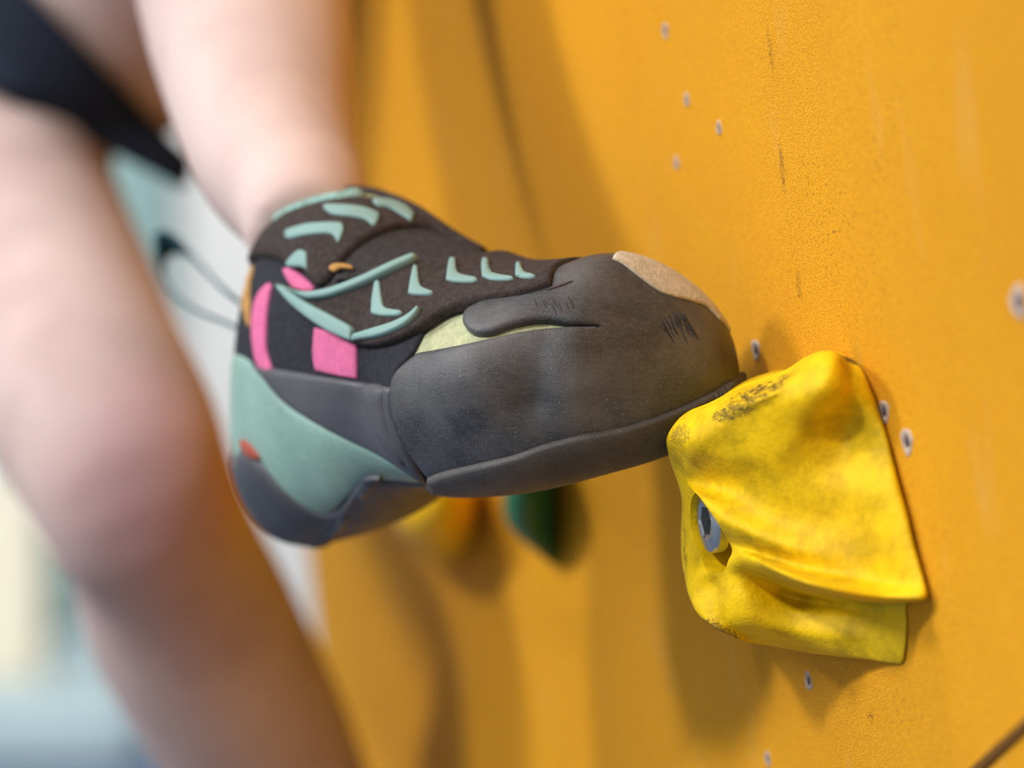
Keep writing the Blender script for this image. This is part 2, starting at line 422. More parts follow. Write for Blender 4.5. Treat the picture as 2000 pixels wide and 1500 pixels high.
def shoe_surface(u, v):
    """u heel to toe, v around from under the sole over the near side; arrays -> points"""
    u = np.clip(u, 0, 1); 
    U = ST[:, 0]
    t = np.interp(u, U, np.linspace(0, 1, len(U)))
    Q = cr(ST, t)
    C = np.stack([(Q[..., 1] - 1000) / 2000 * K * Q[..., 3], Q[..., 3], HC + (750 - Q[..., 2]) / 2000 * K * Q[..., 3]], -1)
    ah = np.array([.70, -.714, 0.0]); ah /= np.linalg.norm(ah)
    near0 = np.array([ah[1], -ah[0], 0.0])
    r = np.radians(Q[..., 8])[..., None]
    up = np.cos(r) * np.array([0, 0, 1.0]) + np.sin(r) * near0 + np.tan(np.radians(Q[..., 11]))[..., None] * ah
    near = np.cos(r) * near0 - np.sin(r) * np.array([0, 0, 1.0])
    cap = np.minimum(1, np.sqrt(np.clip(1 - (1 - np.clip(u / .17, 0, 1)) ** 2.2, 0, 1))) * np.sqrt(np.clip(1 - (1 - np.clip((1 - u) / .16, 0, 1)) ** 2.2, 0, 1))
    a = 2 * pi * v
    s, c = np.sin(a), -np.cos(a)
    n = np.where(c > 0, Q[..., 9], Q[..., 10])
    q = (np.abs(s) ** n + np.abs(c) ** n) ** (-1 / n)
    s, c = s * q * cap, c * q * cap
    w = np.where(s > 0, Q[..., 4], Q[..., 5]); h = np.where(c > 0, Q[..., 6], Q[..., 7])
    S = C + near * (s * w)[..., None] + up * (c * h)[..., None]
    vm = np.mod(v, 1.0); f = 0
    for (u0, v0, su, sv, amp) in DENTS: f = f + amp * np.exp(-((u - u0) / su) ** 2 - ((vm - v0) / sv) ** 2)
    out = near * s[..., None] + up * c[..., None]; out = out / np.maximum(np.linalg.norm(out, axis=-1, keepdims=True), 1e-9)
    return S + out * np.asarray(f)[..., None]
NU, NV = 160, 140
uu, vv = np.meshgrid(np.linspace(0, 1, NU), np.arange(NV) / NV, indexing='ij')
SV = shoe_surface(uu, vv).reshape(-1, 3)
shoe = empty('climbing_shoe', P(1340, 800, .82), 'grey rubber climbing shoe with mint and pink trim, toe pressing on the yellow hold', 'climbing shoe')
sb = link_mesh('upper', SV, grid_faces(NU, NV), CREAM, shoe); fix_normals(sb)
# lookup: camera ray -> (u, v) on the shoe
_uu, _vv = np.meshgrid(np.linspace(0, 1, NU), np.arange(NV + 1) / NV, indexing='ij')
def make_bvh(off):
    u, v = _uu.ravel(), _vv.ravel()
    o = off(u, v) if callable(off) else off
    S = shoe_surface(u, v) + (surf_n(u, v) * (o[:, None] if np.ndim(o) else o) if callable(off) or off else 0)
    tri = []; uv = []
    for i in range(NU - 1):
        for j in range(NV):
            q = [(i, j), (i, j + 1), (i + 1, j + 1), (i + 1, j)]
            for t in ((0, 1, 2), (0, 2, 3)):
                tri.append(tuple(q[k][0] * (NV + 1) + q[k][1] for k in t)); uv.append([Vector((q[k][0] / (NU - 1), q[k][1] / NV, 0)) for k in t])
    S = [Vector(p) for p in S]
    return bvhtree.BVHTree.FromPolygons(S, tri), S, tri, uv
EYE = Vector((0, 0, HC))
def surf_n(u, v):
    e = .002
    du = shoe_surface(np.clip(u + e, 0, 1), v) - shoe_surface(np.clip(u - e, 0, 1), v)
    dv = shoe_surface(u, v + e) - shoe_surface(u, v - e)
    n = np.cross(dv, du); l = np.linalg.norm(n, axis=-1, keepdims=True); n = n / np.maximum(l, 1e-12)
    uc = np.clip(u, .1, .85)
    c = shoe_surface(uc, v + .5) * .5 + shoe_surface(uc, v) * .5
    s = np.sign(np.sum(n * (shoe_surface(u, v) - c), -1, keepdims=True)); s[s == 0] = 1
    return n * s
BV = {}
CUR = ['skin']
def px_uv(x, y):
    bv, S, tri, uv = BV[CUR[0]]
    for rr in range(0, 70, 2):                      # a point just off the outline slides back onto it
        for k in range(12 if rr else 1):
            a = k * pi / 6
            dr = (Vector(P(x + rr * math.cos(a), y + rr * math.sin(a), 1.0)) - EYE).normalized()
            loc, nrm, idx, dist = bv.ray_cast(EYE, dr)
            if loc is not None:
                t = tri[idx]
                w = geometry.barycentric_transform(loc, *[S[q] for q in t], *uv[idx])
                return np.array([w[0], w[1]])
    raise ValueError((x, y))
def smooth_px(pts, step=8.0, closed=True):
    """Catmull-Rom through pixel points; a point given with a third value is a sharp corner"""
    n = len(pts); out = []
    for i in range(n if closed else n - 1):
        p = [pts[(i + k) % n] if closed else pts[min(max(i + k, 0), n - 1)] for k in (-1, 0, 1, 2)]
        c1, c2 = len(p[1]) > 2, len(p[2]) > 2
        q = [np.array(t[:2], float) for t in p]
        if c1: q[0] = q[1]
        if c2: q[3] = q[2]
        m = max(1, int(np.linalg.norm(q[2] - q[1]) / step))
        for k in range(m):
            f = k / m
            out.append(.5 * (2 * q[1] + (q[2] - q[0]) * f + (2 * q[0] - 5 * q[1] + 4 * q[2] - q[3]) * f * f + (3 * q[1] - q[0] - 3 * q[2] + q[3]) * f ** 3))
    if not closed: out.append(np.array(pts[-1][:2], float))
    return out
def path_uv(pts, step=8.0, closed=True):
    """pts: (x, y) photo pixels, (x, y, 1) sharp, or ('uv', u, v) straight on the surface"""
    out = []; run = []
    def flush():
        nonlocal run
        if run: out.extend(px_uv(*p) for p in smooth_px(run, step, False)); run = []
    if not any(p[0] == 'uv' for p in pts): return [px_uv(*p) for p in smooth_px(pts, step, closed)]
    for p in pts:
        if p[0] == 'uv': flush(); out.append(np.array(p[1:], float))
        else: run.append(p)
    flush()
    res = []
    n = len(out)
    for i in range(n if closed else n - 1):
        a, b = out[i], out[(i + 1) % n]
        m = max(1, int(np.hypot((b - a)[0] * .26, (b - a)[1] * .24) / .0015))
        for k in range(m): res.append(a + (b - a) * k / m)
    return res
LU, LVV = .26, .24
def patch(name, loop, m, base=.0006, thick=.0015, edge=.0015, grid=.0022, seam=False, parent=None, lift=None, label=None, drop=None):
    """a sheet of the shoe laid on its surface: loop in (u, v), with real thickness and rounded edge"""
    L = np.array(loop) * (LU, LVV)
    keep = [0]
    for i in range(1, len(L)):
        if np.linalg.norm(L[i] - L[keep[-1]]) > 2e-4: keep.append(i)
    L = L[keep]
    if np.linalg.norm(L[0] - L[-1]) < 2e-4: L = L[:-1]
    lo, hi = L.min(0), L.max(0)
    gx, gy = np.meshgrid(np.arange(lo[0], hi[0], grid), np.arange(lo[1], hi[1], grid), indexing='ij')
    gx = gx + (np.arange(gx.shape[1]) % 2)[None, :] * grid * .5
    G = np.stack([gx.ravel(), gy.ravel()], -1)
    A = L; B = np.roll(L, -1, 0)
    def inside(Q):
        r = np.zeros(len(Q), bool)
        for a, b in zip(A, B):
            c = (a[1] > Q[:, 1]) != (b[1] > Q[:, 1])
            with np.errstate(divide='ignore', invalid='ignore'):
                xx = a[0] + (Q[:, 1] - a[1]) * (b[0] - a[0]) / (b[1] - a[1])
            r ^= c & (Q[:, 0] < xx)
        return r
    def dist(Q, skip):
        D = np.full(len(Q), 9.0)
        for a, b in zip(A, B):
            if skip and (abs(a[1] - b[1]) < 1e-6 and (abs(a[1]) < 1e-6 or abs(a[1] - LVV) < 1e-6) or (a[0] > LU * .999 and b[0] > LU * .999)): continue
            ab = b - a; t = np.clip(((Q - a) @ ab) / max(ab @ ab, 1e-12), 0, 1)
            D = np.minimum(D, np.linalg.norm(Q - a - t[:, None] * ab, axis=1))
        return D
    G = G[inside(G)]
    # a ring of points just inside the edge gives it an even, round shoulder
    nx_, pv_ = np.roll(L, -1, 0), np.roll(L, 1, 0)
    tg = nx_ - pv_; tg /= np.maximum(np.linalg.norm(tg, axis=1, keepdims=True), 1e-12)
    area2 = np.sum(L[:, 0] * nx_[:, 1] - nx_[:, 0] * L[:, 1])
    inn = np.stack([-tg[:, 1], tg[:, 0]], -1) * (1 if area2 > 0 else -1)
    rings = []
    for q in (.35, 1.0):
        Rg = L + inn * edge * q
        Rg = Rg[inside(Rg)]
        if len(Rg): Rg = Rg[dist(Rg, False) > edge * q * .93]
        if len(Rg):
            kp = [0]
            for i in range(1, len(Rg)):
                if np.linalg.norm(Rg[i] - Rg[kp[-1]]) > edge * .3: kp.append(i)
            rings.append(Rg[kp])
    if len(G): G = G[dist(G, False) > edge + grid * .4]
    G = np.vstack([G.reshape(-1, 2)] + rings)
    allp = [Vector(p) for p in L] + [Vector(p) for p in G]
    n = len(L)
    vs, es, fs, ov, oe, of = geometry.delaunay_2d_cdt(allp, [(i, (i + 1) % n) for i in range(n)], [tuple(range(n))], 1, 1e-7)
    Q = np.array([tuple(v) for v in vs]); fs = [tuple(f) for f in fs]
    D = dist(Q, seam)
    f = np.clip(D / (edge * .97), 0, 1); prof = np.sqrt(1 - (1 - f) ** 2)
    u, v = Q[:, 0] / LU, Q[:, 1] / LVV
    S = shoe_surface(u, v); N = surf_n(u, v)
    lf = 0 if lift is None else lift(u, v)
    top = S + N * ((base + lf + thick * (.45 + .55 * prof)))[:, None]
    bot = S + N * (base + lf - .0004)[:, None] if lift is not None else S - N * .0004
    k = len(Q)
    cnt = {}
    for t in fs:
        for i in range(len(t)):
            e = (t[i], t[(i + 1) % len(t)]); cnt[frozenset(e)] = cnt.get(frozenset(e), []) + [e]
    F = list(fs) + [tuple(k + i for i in t[::-1]) for t in fs]
    for e, w in cnt.items():
        if len(w) == 1:
            a, b = w[0]; F.append((b, a, k + a, k + b))
    o = link_mesh(name, np.vstack([top, bot]), F, m, parent or shoe); fix_normals(o)
    o.data.set_sharp_from_angle(angle=math.radians(60))
    if label: o['label'] = label
    return o

def flap_lift(u, v):
    return .0016 + .0040 * np.clip((.42 - u) / .22, 0, 1) * np.clip((.47 - v) / .10, 0, 1) 
BV['skin'] = make_bvh(0)
BV['shell'] = make_bvh(.0030)
BV['thin'] = make_bvh(.0016)
BV['flap'] = make_bvh(lambda u, v: flap_lift(u, v) + .0034)
def on(layer, pts, step=8.0, closed=True):
    CUR[0] = layer; r = path_uv(pts, step, closed); CUR[0] = 'skin'; return r
def wrapv(loop):
    return [np.array([p[0], p[1] - 1 if p[1] > .7 else p[1]]) for p in loop]
def uvp(*a): return [('uv', u, v) for u, v in a]

def join(objs, name, parent):
    bm = bmesh.new()
    for o in objs: bm.from_mesh(o.data)
    me = bpy.data.meshes.new(name); bm.to_mesh(me); bm.free(); me.materials.append(objs[0].data.materials[0])
    for o in objs: bpy.data.objects.remove(o)
    o = bpy.data.objects.new(name, me); COL.objects.link(o); o.parent = parent; return o
# --- heel and side, lowest layer first
patch('side_panel', on('thin', [(490, 500), (540, 500), (600, 535), (700, 590), (852, 600), (824, 648), (798, 696), (775, 722), (764, 765), (700, 752), (600, 738), (497, 722)] + uvp((.07, .27), (.07, .37))), DARKF, .0003, .0012)
patch('side_panel', path_uv(uvp((.20, .56), (.55, .62), (.57, .80), (.20, .76))), DARKF, .0003, .0012)
patch('pink_panel', on('thin', [(497, 600), (512, 564), (530, 556), (523, 610), (521, 680), (532, 727), (506, 718), (494, 660)], 5), PINK, .0014, .0010, .001, label='narrow curved pink strip by the heel')
patch('pink_panel', on('thin', [(556, 528), (576, 528), (614, 560), (600, 572), (574, 562)], 5), PINK, .0016, .0012, .001, label='small pink tab under the cuff')
patch('pink_panel', on('thin', [(616, 640, 1), (660, 650), (698, 668, 1), (698, 740, 1), (660, 734), (618, 724, 1), (613, 690)], 5), PINK, .0014, .0010, .001, label='square pink panel under the strap')
patch('heel_cup', on('thin', [(484, 700), (520, 740), (560, 790), (640, 838), (740, 885), (800, 922), (838, 950), (800, 945), (745, 945), (715, 940), (690, 960), (640, 1005), (590, 990), (545, 950), (505, 895)] + uvp((.03, .17), (.03, .30))), MINTR, .0006, .0016, .002, label='mint rubber band')
patch('heel_cup', path_uv(uvp((.05, .66), (.30, .74), (.55, .82), (.55, .86), (.05, .84))), MINTR, .0004, .0016, .002)
patch('instep_rand', on('thin', [(492, 712, 1), (600, 730), (700, 745), (768, 757, 1), (772, 820), (800, 885), (842, 948, 1), (800, 921), (740, 884), (640, 837), (560, 788), (518, 742)]), RAND, .0012, .0018, .0015)
patch('rand_fold', on('thin', [(716, 752), (752, 757), (758, 800), (770, 850), (800, 905), (776, 890), (742, 845), (722, 795)], 6), RAND, .0018, .0022, .004)
heel = wrapv(on('thin', uvp((.015, .16)) + [(478, 872), (508, 897), (545, 942), (590, 982), (632, 1000), (667, 987), (692, 952), (716, 930), (740, 934)] + uvp((.50, .105)), closed=False))
heel = [h for h in heel] + [np.array(q) for q in ((.60, .05), (.60, -.12), (.45, -.16), (.3, -.19), (.1, -.20), (.015, -.18))]
res = []
for a, b in zip(heel, heel[1:] + heel[:1]):
    m = max(1, int(np.hypot((b - a)[0] * LU, (b - a)[1] * LVV) / .002))
    res += [a + (b - a) * k / m for k in range(m)]
patch('heel_rubber', res, RAND, .0008, .0028, .003, label='black heel rubber')
patch('heel_ridge', on('shell', [(592, 1068), (640, 1035), (680, 985), (712, 935), (722, 932), (745, 936), (712, 972), (672, 1028), (634, 1064)], 6), RAND, .0028, .0024, .005)
patch('rust_label', on('thin', [(476, 858), (490, 865), (512, 892), (500, 896), (484, 882)], 5), RUST, .0024, .0012, .001)
patch('heel_tab', on('thin', [(464, 520), (480, 500), (494, 520), (488, 560), (487, 640), (474, 610), (464, 565)], 6), OCHRE, .0010, .0010, .001, label='ochre and rust coloured lining strip')

# --- toe rubber: one sheet around the whole forefoot, slit on the upper near side
loop = on('shell', uvp((.545, 0.0), (.55, .06)) + [(838, 944), (792, 885), (763, 820), (757, 762), (770, 722), (812, 685, 1), (900, 668), (1000, 648), (1060, 639), (1112, 634), (1172, 634, 1), (1112, 629), (1060, 624), (1000, 632), (960, 645), (925, 645), (902, 628), (903, 605), (935, 585), (985, 568), (1040, 556), (1074, 549, 1)]
          + uvp((.70, .55), (.62, .62), (.58, .75), (.56, .90), (.545, 1.0), (1.0, 1.0), (1.0, 0.0)), 5)
toe = patch('toe_rubber', loop, RUB, .0006, .0024, .0022, .0016, seam=True, label='dusty black toe rubber')
patch('toe_patch', on('shell', [(1196, 506), (1216, 516), (1240, 535), (1268, 556), (1290, 570), (1318, 580), (1345, 586), (1376, 596)] + uvp((.95, .66), (.93, .72), (.86, .70), (.80, .60)), 6), BEIGE, .0030, .0007, .0006, label='bare beige suede patch on top of the toes')
solel = wrapv(on('shell', [(836, 932), (870, 920), (930, 906), (1000, 889), (1060, 868), (1130, 850), (1200, 838), (1270, 818), (1330, 795), (1385, 768), (1424, 744)], 6, False))
far = [np.array([p[0], -.19 + .06 * (1 - p[0])]) for p in solel[::-1] if p[0] < .93]
back = [np.array([.555, q]) for q in np.linspace(-.14, .11, 20)]
solel = [p for p in solel] + far + back
patch('sole', solel, SOLE, .0027, .0024, .0013, .0016, label='thin black sole edge')
patch('cut_mark', on('shell', [(1067, 567), (1092, 556), (1119, 549), (1093, 560)], 4), HOLE, .0031, .0003, .0005, .001, label='short dark scratch', parent=toe)
SC_ = []
for k in range(20):       # scuffed creases pressed into the rubber over the big toe
    x, y = 1290 + k * 3.1 + rng.uniform(-3, 3), 612 + abs(k - 7) * 2 + rng.uniform(-16, 14)
    h = rng.uniform(12, 40); w = rng.uniform(.5, 1.5); t = h * rng.uniform(.35, .6)
    SC_ += [patch('scuff', on('shell', [(x, y), (x + t * .45 + w, y + h * .5), (x + t, y + h), (x + t * .45 - w, y + h * .5)], 4), SCUFF, .0030, .00025, .0004, .001)]
so_ = join(SC_, 'scuff_mark', toe); so_['label'] = 'dark scuffed creases over the big toe'; SC_ = []
for k in range(8):        # fine creases above the slit
    x, y = 1046 + k * 9 + rng.uniform(-5, 5), 586 + rng.uniform(-10, 10)
    h = rng.uniform(10, 28); t = rng.uniform(5, 14)
    SC_ += [patch('crease', on('shell', [(x, y), (x + t * .5 + 1, y + h * .45), (x + t, y + h), (x + t * .35, y + h * .5)], 4), SCUFF, .0030, .0002, .0005, .001)]

so_ = join(SC_, 'crease_mark', toe); so_['label'] = 'fine creases above the slit'
# --- closure: cuff, strap and their moulded marks
cuff = patch('cuff', on('thin',
      [(492, 500), (515, 464), (560, 426), (610, 407), (660, 398), (700, 395), (745, 400), (800, 422), (850, 447), (925, 492), (880, 470), (830, 452), (780, 452), (740, 464), (700, 487), (668, 520), (645, 550), (626, 562), (611, 550), (600, 534), (572, 522), (548, 508), (520, 503), (500, 506), (490, 520)]), BROWNF, .0012, .0030, .002)
patch('cuff', path_uv(uvp((.14, .47), (.30, .56), (.50, .60), (.48, .70), (.16, .62))), BROWNF, .0010, .0022, .002)
patch('strap_base', on('thin', [(600, 572), (645, 552), (668, 515), (700, 483), (740, 460), (780, 449), (830, 449), (880, 467), (925, 492)] + uvp((.54, .64), (.70, .64), (.72, .56)) + [(1070, 548), (980, 562), (900, 575), (820, 600), (740, 630), (680, 620)]), LOOPF, .0008, .0016, .0016)
strap = patch('strap', on('flap', [(541, 555, 1), (566, 592), (600, 622), (645, 652), (692, 673), (742, 668), (800, 641), (860, 600), (905, 583), (950, 573), (1010, 565), (1076, 549, 1)] + uvp((.735, .55), (.71, .60), (.55, .60)) + [(930, 494, 1), (870, 497), (812, 503), (760, 530), (700, 554), (640, 566), (590, 570)], 6), BROWNF, 0, .0030, .0012, .0016, lift=flap_lift, label='brown-black closure strap')
def mark(name, pts, m=MINTP, lay='flap', th=.0011, label=None, edge=.0005):
    lf = flap_lift if lay == 'flap' else (lambda u, v: .0036 + 0 * u)
    return patch(name, on(lay, pts, 4), m, .0028 if lay == 'flap' else .0002, th, edge, .0012, lift=lf, label=label, parent=strap if lay == 'flap' else cuff)
mark('strap_edging', [(540, 555, 1), (556, 560), (600, 590), (650, 617), (684, 636), (692, 645, 1), (690, 668, 1), (640, 645), (600, 618), (566, 588)], th=.0022, label='broad mint edge at the strap end')
mark('strap_edging', [(692, 652, 1), (730, 642), (770, 630), (800, 615), (818, 600), (816, 612), (790, 636), (745, 656), (700, 664), (688, 666, 1)], th=.0018, label='thin mint edge along the bottom')
mark('strap_edging', [(545, 556, 1), (590, 569), (640, 565), (700, 545), (760, 518), (808, 500), (812, 508), (765, 530), (705, 558), (650, 578), (622, 583), (596, 582)], th=.0022, label='long mint edge along the top')
CH = [
 [(733, 548), (741, 550), (745, 580), (752, 600), (784, 607), (776, 616), (740, 616), (725, 612, 1), (727, 580)],
 [(808, 516), (815, 518), (818, 545), (824, 560), (846, 570), (838, 575), (810, 575), (797, 572, 1), (801, 545)],
 [(879, 502), (889, 505), (891, 522), (898, 535), (932, 543), (925, 549), (890, 549), (871, 545, 1), (874, 520)],
 [(943, 503), (953, 505), (956, 520), (966, 534), (1002, 541), (995, 545), (960, 545), (941, 538, 1), (940, 515)],
 [(1008, 512), (1018, 514), (1020, 524), (1030, 532), (1046, 538), (1036, 542), (1018, 541), (1006, 536, 1)]]
for c in CH: mark('chevron', c)
CH2 = [
 [(565, 455), (600, 443), (640, 440), (670, 441, 1), (674, 455), (664, 479), (655, 466), (640, 461), (600, 464), (568, 470)],
 [(636, 408), (670, 407), (710, 412), (740, 424, 1), (738, 438), (730, 448), (714, 436), (690, 430), (650, 424)],
 [(728, 396), (760, 398), (790, 410), (806, 426, 1), (802, 438), (788, 430), (760, 414), (735, 408)],
 [(566, 521), (580, 500), (594, 491), (605, 497, 1), (606, 530, 1), (594, 524)]]
for c in CH2: mark('chevron', c, lay='shell')
mark('thread_loop', [(646, 526), (660, 517), (690, 522), (692, 528), (668, 527), (655, 533)], OCHRE, 'shell', .0006)
mark('thread_loop', [(658, 548), (672, 542), (686, 546), (688, 552), (672, 551), (662, 556)], LOOPF, 'shell', .0012)

# --- collar: padded mint edge around the ankle opening
cuv = on('shell', [(499, 470), (520, 442), (560, 412), (610, 392), (660, 381), (690, 379)], 12)
lo = [('uv', *p) for p in cuv][:-1]
cpts = [shoe_surface(np.array(p[0]), np.array(p[1])) for p in cuv] + [shoe_surface(np.array(a), np.array(b)) for a, b in ((.32, .60), (.30, .67), (.20, .70), (.11, .64), (.09, .54), (.10, .46))]
V, F = tube(cpts[::3] if len(cpts) > 40 else cpts, [(.0042 if 1 < i < 7 else .0022) for i in range(len(cpts[::3] if len(cpts) > 40 else cpts))] if len(cpts) < 16 else [.0040 if 3 < i < len(cpts) - 8 else .0020 for i in range(len(cpts[::3] if len(cpts) > 40 else cpts))], 14, 160, closed=True)
link_mesh('collar', V, F, MINTD, shoe, True)

# --- pull loop of thin webbing at the heel
lp = [P(490, 655, .935), P(440, 630, .97), P(390, 608, 1.01), P(345, 576, 1.05), P(316, 535, 1.08), P(312, 495, 1.095), P(330, 474, 1.095), P(360, 482, 1.08), P(395, 520, 1.04), P(430, 558, .995), P(462, 585, .955), P(494, 602, .935)]
lp = np.array(lp); T = np.linspace(0, 1, 90); C = cr(lp, T)
V = []
for i, t in enumerate(T):
    tan = C[min(i + 1, 89)] - C[max(i - 1, 0)]; tan /= np.linalg.norm(tan)
    tw = math.exp(-((t - .56) / .13) ** 2)
    wdir = np.array([C[i][0] / C[i][1], 1.0, (C[i][2] - HC) / C[i][1]]) * (1 - tw) + np.array([.55, .55, -.75]) * tw
    wdir -= tan * wdir.dot(tan); wdir /= np.linalg.norm(wdir); nn = np.cross(tan, wdir)
    for a, b in ((-1, -1), (1, -1), (1, 1), (-1, 1)): V.append(C[i] + wdir * a * (.0040 + .0022 * tw) + nn * b * .0006)
F = grid_faces(90, 4) + [(0, 1, 2, 3), (356, 357, 358, 359)]
o = link_mesh('pull_loop', V, F, TEALD, shoe, True); fix_normals(o); o.data.set_sharp_from_angle(angle=math.radians(50)); o['label'] = 'dark teal heel pull loop'

# ================================================================== THE CLIMBER
def limb(name, pts, rad):
    V, F = tube(pts, rad, 28, 60)
    return V, F
person = empty('person', P(150, 250, 1.42), 'person in black shorts climbing, bare legs, right foot up on the yellow hold', 'person')
parts = [
 ([P(600, 470, .905), P(592, 400, .930), P(536, 300, .965), P(503, 130, 1.005), P(481, 0, 1.03), P(462, -250, 1.06), P(455, -600, 1.09), P(450, -1000, 1.11), P(450, -1350, 1.15)],
  [.0202, .0232, .0290, .0358, .0396, .0465, .050, .047, .052]),
 ([P(450, -1350, 1.15), P(430, -1000, 1.20), P(380, -600, 1.26), P(300, -200, 1.33), P(235, 30, 1.39), P(170, 120, 1.43)],
  [.050, .056, .062, .066, .063, .046]),
 ([P(-70, 220, 1.45), P(-20, 400, 1.38), P(60, 580, 1.30), P(145, 730, 1.23), P(218, 860, 1.19), P(262, 960, 1.18), P(312, 1060, 1.215), P(372, 1210, 1.26), P(452, 1360, 1.30), P(520, 1500, 1.34), P(610, 1750, 1.385), P(690, 2150, 1.42), P(730, 2500, 1.44)],
  [.062, .062, .057, .050, .0465, .0430, .0415, .0468, .0462, .0455, .042, .032, .029]),
 ([P(-260, 60, 1.53), P(-60, 110, 1.48), P(90, 120, 1.45), P(180, 110, 1.43)], [.060, .060, .046, .044]),
 ([P(-120, 100, 1.50), P(-220, -150, 1.53), P(-330, -700, 1.56)], [.08, .10, .11]),
]
V = []; F = []
for p, r in parts:
    v, f = limb('limb', p, r); k = len(V); V += list(v); F += [tuple(k + i for i in t) for t in f]
body = link_mesh('legs', V, F, SKIN, person, True)
rm = body.modifiers.new('fuse', 'REMESH'); rm.mode = 'VOXEL'; rm.voxel_size = .0045; rm.use_smooth_shade = True
sm = body.modifiers.new('soft', 'SMOOTH'); sm.iterations = 14; sm.factor = .6
dg = bpy.context.evaluated_depsgraph_get()
nm = bpy.data.meshes.new_from_object(body.evaluated_get(dg)); body.modifiers.clear(); body.data = nm
nm.polygons.foreach_set('use_smooth', [True] * len(nm.polygons))
# shorts: two loose legs and the seat, fused like cloth over the body
def sleeve(pts, rad, ripple):
    V, F = tube(pts, rad, 48, 50)
    V = V.reshape(50, 48, 3); C = V.mean(1, keepdims=True)
    for i in range(50):
        for j in range(48):
            V[i, j] = C[i, 0] + (V[i, j] - C[i, 0]) * (1 + ripple * math.sin(j * .78 + i * .12) * (i / 50))
    return V.reshape(-1, 3), F
V = []; F = []
for p, r in ((([P(340, -380, 1.29), P(300, -200, 1.33), P(235, 30, 1.39), P(150, 120, 1.43)]), [.072, .073, .0705, .053]),
             (([P(-70, 200, 1.45), P(-40, 310, 1.41), P(-10, 420, 1.37)]), [.069, .0685, .0680]),
             (([P(-260, 60, 1.53), P(-60, 100, 1.48), P(90, 110, 1.45), P(180, 100, 1.43)]), [.068, .068, .056, .052]),
             (([P(-120, 100, 1.50), P(-220, -150, 1.53), P(-330, -700, 1.56)]), [.087, .107, .117]),
             (([P(200, 200, 1.40), P(280, 265, 1.375), P(330, 330, 1.365), P(356, 366, 1.36)]), [.034, .026, .013, .005])):
    v, f = sleeve(p, r, .02); k = len(V); V += list(v); F += [tuple(k + i for i in t) for t in f]
shorts = link_mesh('shorts', V, F, BLACKC, person, True)
rm = shorts.modifiers.new('fuse', 'REMESH'); rm.mode = 'VOXEL'; rm.voxel_size = .005; rm.use_smooth_shade = True
sm = shorts.modifiers.new('soft', 'SMOOTH'); sm.iterations = 8; sm.factor = .5
dg = bpy.context.evaluated_depsgraph_get()
nm = bpy.data.meshes.new_from_object(shorts.evaluated_get(dg)); shorts.modifiers.clear(); shorts.data = nm
bm = bmesh.new(); bm.from_mesh(nm)
def hem(a, b, e, below):                                   # straight hem cut through the cloth
    n = np.cross(b - a, e - a); n /= np.linalg.norm(n)
    if (n[2] > 0) != below: n = -n
    bmesh.ops.bisect_plane(bm, geom=bm.verts[:] + bm.edges[:] + bm.faces[:], plane_co=Vector(a), plane_no=Vector(n), clear_outer=True)
hem(P(70, 0, 1.36), P(300, 235, 1.36), P(75, 5, 1.48), True)
hem(P(0, 168, 1.40), P(180, 268, 1.38), P(5, 150, 1.48), False)
bmesh.ops.solidify(bm, geom=bm.faces[:], thickness=-.0012)
bm.to_mesh(nm); bm.free()
nm.polygons.foreach_set('use_smooth', [True] * len(nm.polygons)); shorts['label'] = 'black shorts'

# ================================================================== FAR HOLDS ON THE WALL
def small_hold(name, levels, m, label):
    R = [[PW(*p) if len(p) == 2 else PO(*p) for p in L] for L in levels]
    V, F = closed_loft(R, 50, 60)
    c = np.mean(V, axis=0)
    o = link_mesh(name, V, F, m); fix_normals(o)
    tag(o, label, 'climbing hold'); return o
small_hold('climbing_hold', [
 [(1078, 850), (1060, 850, .006), (1040, 850, .010), (1030, 850, .006), (1040, 850)],
 [(1084, 900), (1050, 900, .014), (1000, 900, .024), (985, 900, .018), (1010, 900)],
 [(1084, 960), (1050, 960, .017), (1000, 960, .027), (982, 960, .021), (1010, 960)],
 [(1085, 1020), (1050, 1022, .015), (1005, 1020, .024), (988, 1015, .018), (1015, 1010)],
 [(1086, 1070), (1065, 1070, .009), (1035, 1062, .016), (1018, 1052, .012), (1040, 1045)],
 [(1086, 1104), (1080, 1102, .002), (1070, 1095, .005), (1062, 1090, .004), (1068, 1085)]], GREEN,
 'small dark green climbing hold with a pointed lower end, under the middle of the shoe')
small_hold('climbing_hold', [
 [(900, 880), (870, 880, .010), (840, 880, .016), (820, 880, .010), (840, 880)],
 [(925, 930), (880, 930, .022), (810, 930, .036), (775, 930, .028), (820, 930)],
 [(928, 990), (880, 990, .026), (800, 990, .040), (768, 990, .032), (820, 990)],
 [(922, 1045), (880, 1045, .022), (815, 1045, .034), (780, 1042, .028), (825, 1040)],
 [(900, 1085), (870, 1085, .012), (835, 1082, .018), (815, 1078, .014), (840, 1075)],
 [(880, 1100), (868, 1100, .003), (855, 1098, .005), (848, 1096, .004), (852, 1092)]], YEL2,
 'rounded mustard yellow climbing hold far behind, showing below the shoe heel')

